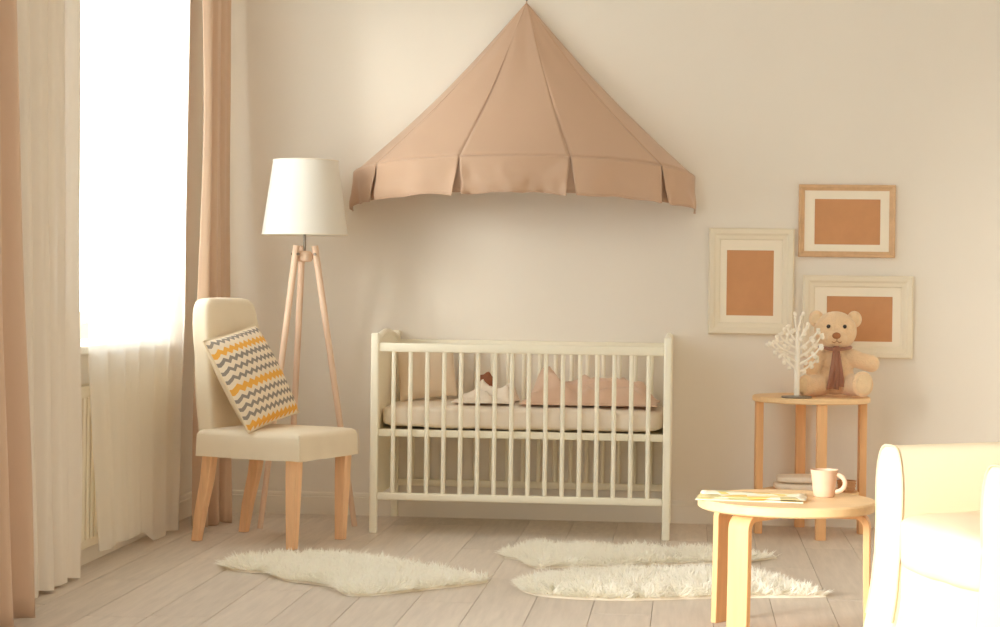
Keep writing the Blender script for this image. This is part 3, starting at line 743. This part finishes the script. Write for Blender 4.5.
# ------------------------------------------------------------------ low coffee table in front
TN = thing('coffee_table', 'low round birch table with bent plywood legs in the foreground', 'table', (0.300, -2.670, 0))
disc(0.268, 0.374, 0.404).build('table_top', 'birch', TN)
def bent_leg(ang):
    M = Matrix.Rotation(math.radians(ang), 4, 'Z'); wd = 0.036; th = 0.0100
    path = [(0.245, 0.0), (0.243, 0.10), (0.241, 0.20), (0.240, 0.327)]
    for i in range(1, 9):
        t = PI / 2 * i / 8; path.append((0.240 - 0.036 * (1 - math.cos(t)), 0.327 + 0.036 * math.sin(t)))
    path += [(0.15, 0.363), (0.09, 0.363)]
    vv = []
    for i, (r_, z) in enumerate(path):
        a = path[max(i - 1, 0)]; c = path[min(i + 1, len(path) - 1)]; d = Vector((c[0] - a[0], 0, c[1] - a[1])).normalized(); n_ = Vector((d.z, 0, -d.x))
        for s, w in ((-1, -1), (1, -1), (1, 1), (-1, 1)):
            vv.append(M @ (Vector((r_, w * wd, z)) + n_ * s * th))
    k = len(path); ff = [(4 * i + j, 4 * i + (j + 1) % 4, 4 * i + 4 + (j + 1) % 4, 4 * i + 4 + j) for i in range(k - 1) for j in range(4)] + [(3, 2, 1, 0), tuple(4 * k - 4 + j for j in range(4))]
    o = MB().add(vv, ff).build('leg', 'birch_leg', TN, smooth=30)
    bv = o.modifiers.new('edge', 'BEVEL'); bv.width = 0.002; bv.segments = 2; bv.limit_method = 'ANGLE'
    q = MB().box(0.2365, 0.2535, -0.034, 0.034, -0.001, 0.004, 0, 1, M).build('foot_pad', 'black_rubber', o, smooth=0)
for a in (142, 233, -8): bent_leg(a)

# magazine
MG = thing('magazine', 'open magazine with yellow and green pictures on the coffee table', 'magazine', (0.195, -2.665, 0.4045), math.radians(-6))
def page(name, side, lift, m, sc=1.0):
    def fn(u, v):
        x = (u - 0.5) * 0.315 * sc; y = side * v * 0.118 * sc
        return (x + 0.05 * (-side) * 0 , y, 0.002 + lift * (math.sin(PI * min(1, v * 1.25)) * 0.004 + 0.0012 * math.sin(u * 6 + side)) + 0.0012)
    o = MB().grid(16, 10, fn).build(name, m, MG, smooth=180); solidify(o, 0.0010, 1); return o
page('page', -1, 1.0, 'page_print'); page('page', 1, 1.2, 'page_print')
MB().box(-0.160, 0.160, -0.121, 0.121, 0.0, 0.002).build('cover', 'paper', MG, smooth=0)
def fn(u, v): return ((u - 0.5) * 0.312 + 0.012, -0.112 * v - 0.002, 0.006 + 0.007 * math.sin(PI * v * 0.9) * (0.6 + 0.4 * u))
solidify(MB().grid(12, 10, fn).build('turned_page', 'page_print', MG, smooth=180), 0.0008)

# mug
MU = thing('mug', 'beige ceramic mug with a round handle on the coffee table', 'mug', (0.416, -2.600, 0.4045), math.radians(-20))
MB().lathe([(0.0, 0.0), (0.029, 0.0), (0.032, 0.004), (0.034, 0.020), (0.0355, 0.026), (0.035, 0.031), (0.0375, 0.050), (0.039, 0.056), (0.0385, 0.061), (0.042, 0.080), (0.0425, 0.083), (0.040, 0.083), (0.036, 0.050), (0.031, 0.010), (0.0, 0.008)], 40).build('cup', 'mug', MU)
MB().tube([(0.035 + 0.030 * math.sin(t) * 1.0, 0, 0.044 + 0.026 * math.cos(t)) for t in [PI * j / 14 for j in range(15)]], 0.0058, 10, flat=1.2).build('handle', 'mug', MU)
MB().lathe([(0.0, 0.058), (0.0372, 0.058), (0.0372, 0.059), (0, 0.059)], 30).build('drink', 'coffee', MU)

# ------------------------------------------------------------------ armchair
ny_ = Vector((-0.94, -0.34)).normalized()
AR = thing('armchair', 'cream slipcovered tub armchair at the right edge in bright light', 'armchair', (0.975, -3.29, 0), math.atan2(ny_.y, ny_.x) - PI / 2)
# local: +y forward (towards the window side), +x the arm farther from the camera
def rounded_block(x0, x1, y0, y1, z0, z1, bev, seg=4, flare=0.0, seed=0.0):
    bm = bmesh.new(); bmesh.ops.create_cube(bm, size=1)
    for v in bm.verts: v.co = Vector(((x0 + x1) / 2 + v.co.x * (x1 - x0), (y0 + y1) / 2 + v.co.y * (y1 - y0), (z0 + z1) / 2 + v.co.z * (z1 - z0)))
    bmesh.ops.bevel(bm, geom=[e for e in bm.edges if not all(v.co.z < z0 + 1e-4 for v in e.verts)], offset=bev, segments=seg, profile=0.5, affect='EDGES')
    bmesh.ops.subdivide_edges(bm, edges=[e for e in bm.edges if e.calc_length() > 0.12], cuts=5, use_grid_fill=True)
    for v in bm.verts:
        t = 1 - (v.co.z - z0) / (z1 - z0)
        v.co.x += flare * t ** 3 * (1 if v.co.x > 0 else -1); v.co.y += flare * t ** 3 * (1 if v.co.y > 0 else -1)
        v.co += v.normal * 0.008 * nz(v.co.x * 6 + seed, v.co.y * 6, v.co.z * 5)
    return MB().bmesh(bm)
def arm(s):
    """arm swept from front to back: a fat rounded profile that rises a little to the back"""
    def fn(u, v):
        t = 2 * PI * u; c, s_ = math.cos(t), math.sin(t)
        pw = 0.55; cx = abs(c) ** pw * (1 if c > 0 else -1); cz = abs(s_) ** pw * (1 if s_ > 0 else -1)
        y = lerp(0.335, -0.25, v); top = 0.606 + 0.006 * sstep(v * 1.4); bot = 0.0
        bulge = 0.012 * sstep((0.5 + cz / 2 - 0.55) / 0.3)
        x = s * 0.305 + cx * (0.074 + bulge) * (1.0)
        z = lerp(bot, top, 0.5 + cz / 2)
        low = max(0.0, 1 - z / 0.45)
        if cx * s > 0: x += s * 0.05 * low ** 2.5
        return (x, y + (0.05 * low ** 2.5 if v < 0.05 else 0), z)
    mb = MB().grid(48, 14, fn)
    n = 49
    mb.f.append(tuple(range(n - 1))); mb.f.append(tuple(14 * n + i for i in range(n - 1)))
    return mb, fn
for s in (1, -1):
    mb, fn = arm(s); o = mb.build('arm', 'armchair_cloth', AR, smooth=60)
    bv = o.modifiers.new('edge', 'BEVEL'); bv.width = 0.014; bv.segments = 3; bv.limit_method = 'ANGLE'; bv.angle_limit = math.radians(55)
    pts = [Vector(fn(i / 48, 0)) for i in range(49)]; pts = [p + Vector((0, -0.004, 0)) for p in pts if p.z > 0.12]
    pts.sort(key=lambda p: math.atan2(p.x - s * 0.305, p.z - 0.25))
    MB().tube(pts, 0.0035, 6).build('piping', 'armchair_piping', o)
def backfn(u, v):
    """curved back between the arms: outer and inner face with a rolled top"""
    a = (u - 0.5) * 2
    x = a * 0.37; bow = -0.06 * (1 - a * a)
    t = v * 2 * PI; c, s_ = math.cos(t), math.sin(t)
    pw = 0.6; cy = abs(c) ** pw * (1 if c > 0 else -1); cz = abs(s_) ** pw * (1 if s_ > 0 else -1)
    z = lerp(0.02, 0.642, 0.5 + cz / 2)
    y = -0.285 + bow + cy * 0.075 - 0.05 * (z / 0.6) 
    return (x, y, z)
mb = MB().grid(24, 48, backfn)
mb.f.append(tuple(j * 25 for j in range(48))); mb.f.append(tuple(j * 25 + 24 for j in range(48)))
mb.build('backrest', 'armchair_cloth', AR, smooth=60)
MB().bmesh(soft_box(0.50, 0.60, 0.155, 14, 8.0, crown=0.22, wob=0.006, seed=5)).build('seat_cushion', 'armchair_cloth', AR, smooth=180, loc=(0, 0.055, 0.345))
def skirtfn(u, v):
    x = lerp(-0.245, 0.245, u); z = lerp(0.285, 0.004, v)
    return (x, 0.325 + 0.06 * v ** 2 + 0.012 * v * math.sin(u * 11) + 0.008 * nz(u * 5, v * 3, 6), z)
sk = MB().grid(30, 14, skirtfn); sk.build('front_skirt', 'armchair_cloth', AR, smooth=180)
solidify(AR.children[-1], 0.004)
MB().box(-0.25, 0.25, -0.30, 0.30, 0.05, 0.27, 0.01).build('seat_base', 'armchair_cloth', AR)

# ------------------------------------------------------------------ sheepskin rugs
def inside(P, poly):
    x, y = P[:, 0], P[:, 1]; r = np.zeros(len(P), bool); n = len(poly); j = n - 1
    for i in range(n):
        xi, yi = poly[i]; xj, yj = poly[j]
        c = ((yi > y) != (yj > y)) & (x < (xj - xi) * (y - yi) / (yj - yi + 1e-12) + xi); r ^= c; j = i
    return r
def smooth_poly(pts, n=6):
    out = []; k = len(pts)
    for i in range(k):
        p0, p1, p2, p3 = (Vector(pts[(i + d) % k]) for d in (-1, 0, 1, 2))
        for j in range(n):
            t = j / n
            out.append(tuple(0.5 * ((2 * p1) + (-p0 + p2) * t + (2 * p0 - 5 * p1 + 4 * p2 - p3) * t * t + (-p0 + 3 * p1 - 3 * p2 + p3) * t ** 3)))
    return out
def sheepskin(label, pts, count, seed, ln=0.046):
    cx = sum(p[0] for p in pts) / len(pts); cy = sum(p[1] for p in pts) / len(pts)
    poly = smooth_poly([(p[0] - cx, p[1] - cy) for p in pts])
    e = thing('sheepskin_rug', label, 'rug', (cx, cy, 0), group='sheepskin rugs on the floor')
    n = len(poly); vv = [(x, y, 0.0005) for x, y in poly] + [(x * 0.985, y * 0.985, 0.010) for x, y in poly]
    MB().add(vv, [tuple(range(n - 1, -1, -1)), tuple(range(n, 2 * n))] + [(i, (i + 1) % n, n + (i + 1) % n, n + i) for i in range(n)]).build('hide', 'hide', e, smooth=0)
    R = np.random.default_rng(seed); A = np.array(poly); lo, hi = A.min(0), A.max(0)
    P = np.zeros((0, 2))
    while len(P) < count:
        q = R.uniform(lo, hi, (count, 2)); P = np.vstack([P, q[inside(q, poly)]])
    P = P[:count]
    # distance to the outline for the outward lean
    seg = A; nxt = np.roll(A, -1, 0); best = np.full(count, 9.0); outd = np.zeros((count, 2))
    for a, b_ in zip(seg, nxt):
        d = b_ - a; t = np.clip(((P - a) @ d) / (d @ d + 1e-12), 0, 1); c = a + t[:, None] * d; v = c - P; l = np.hypot(v[:, 0], v[:, 1])
        m = l < best; best[m] = l[m]; outd[m] = v[m] / (l[m][:, None] + 1e-6)
    near = np.clip(1 - best / 0.06, 0, 1)
    # locks: hairs lean together around random centres
    cent = R.uniform(lo, hi, (260, 2)); D = ((P[:, None, :] - cent[None]) ** 2).sum(2); ci = D.argmin(1)
    cl = cent[ci] - P; lockdir = R.normal(0, 1, (260, 2))[ci]
    lean = 0.35 * cl / 0.05 * 0.5 + 0.42 * lockdir + R.normal(0, 0.32, (count, 2)) + outd * near[:, None] * 0.9
    L = ln * (0.75 + 0.5 * R.random(count)) * (1 - 0.25 * near) * (0.85 + 0.3 * R.random(260)[ci])
    up = 1.0 - 0.35 * near
    dirv = np.column_stack([lean * 1.7, up]); dirv /= np.linalg.norm(dirv, axis=1)[:, None]
    ang = R.uniform(0, 2 * PI, count); side = np.column_stack([np.cos(ang), np.sin(ang), np.zeros(count)]) * (0.0026 + 0.0012 * R.random(count))[:, None]
    root = np.column_stack([P, np.full(count, 0.008)]); mid = root + dirv * (L * 0.55)[:, None]
    curl = np.column_stack([lean * 0.5, np.full(count, -0.15)]); tip = mid + (dirv + curl * 0.6) * (L * 0.5)[:, None]
    tip[:, 2] = np.maximum(tip[:, 2], 0.004)
    V = np.stack([root - side, root + side, mid - side * 0.8, mid + side * 0.8, tip], 1).reshape(-1, 3)
    base = np.arange(count) * 5
    me = bpy.data.meshes.new('fur'); me.vertices.add(len(V)); me.vertices.foreach_set('co', V.astype(np.float32).ravel())
    loops = np.column_stack([base, base + 1, base + 3, base + 2, base + 2, base + 3, base + 4]).ravel()
    me.loops.add(len(loops)); me.loops.foreach_set('vertex_index', loops.astype(np.int32))
    st_ = np.column_stack([np.arange(count) * 7, np.arange(count) * 7 + 4]).ravel(); me.polygons.add(2 * count); me.polygons.foreach_set('loop_start', st_.astype(np.int32))
    me.polygons.foreach_set('use_smooth', np.ones(2 * count, bool)); me.update(calc_edges=True); me.validate()
    f = obj('fur', me, 'fur', e); f['kind'] = 'stuff'
    return e
sheepskin('cream sheepskin rug in front of the dining chair', [(-1.670, -1.640), (-1.635, -1.745), (-1.53, -1.800), (-1.480, -1.800), (-1.387, -1.958), (-1.209, -2.062), (-1.095, -2.250), (-0.895, -2.093), (-0.690, -1.860), (-0.81, -1.790), (-1.13, -1.500), (-1.234, -1.440), (-1.477, -1.460), (-1.637, -1.540)], 20000, 3)
sheepskin('cream sheepskin rug lying closest to the crib feet', [(-0.690, -1.240), (-0.630, -1.300), (-0.549, -1.500), (-0.461, -1.480), (-0.243, -1.420), (-0.172, -1.365), (0.051, -1.290), (0.201, -1.215), (0.340, -1.060), (0.300, -1.080), (0.052, -1.020), (-0.338, -1.000), (-0.630, -1.060)], 18000, 4)
sheepskin('cream sheepskin rug lying behind the coffee table legs', [(-0.573, -1.968), (-0.502, -2.120), (-0.348, -2.180), (-0.151, -2.165), (0.047, -2.094), (0.247, -2.037), (0.470, -1.975), (0.395, -1.890), (0.300, -1.660), (0.12, -1.560), (-0.162, -1.600), (-0.439, -1.720), (-0.537, -1.860)], 20000, 5)
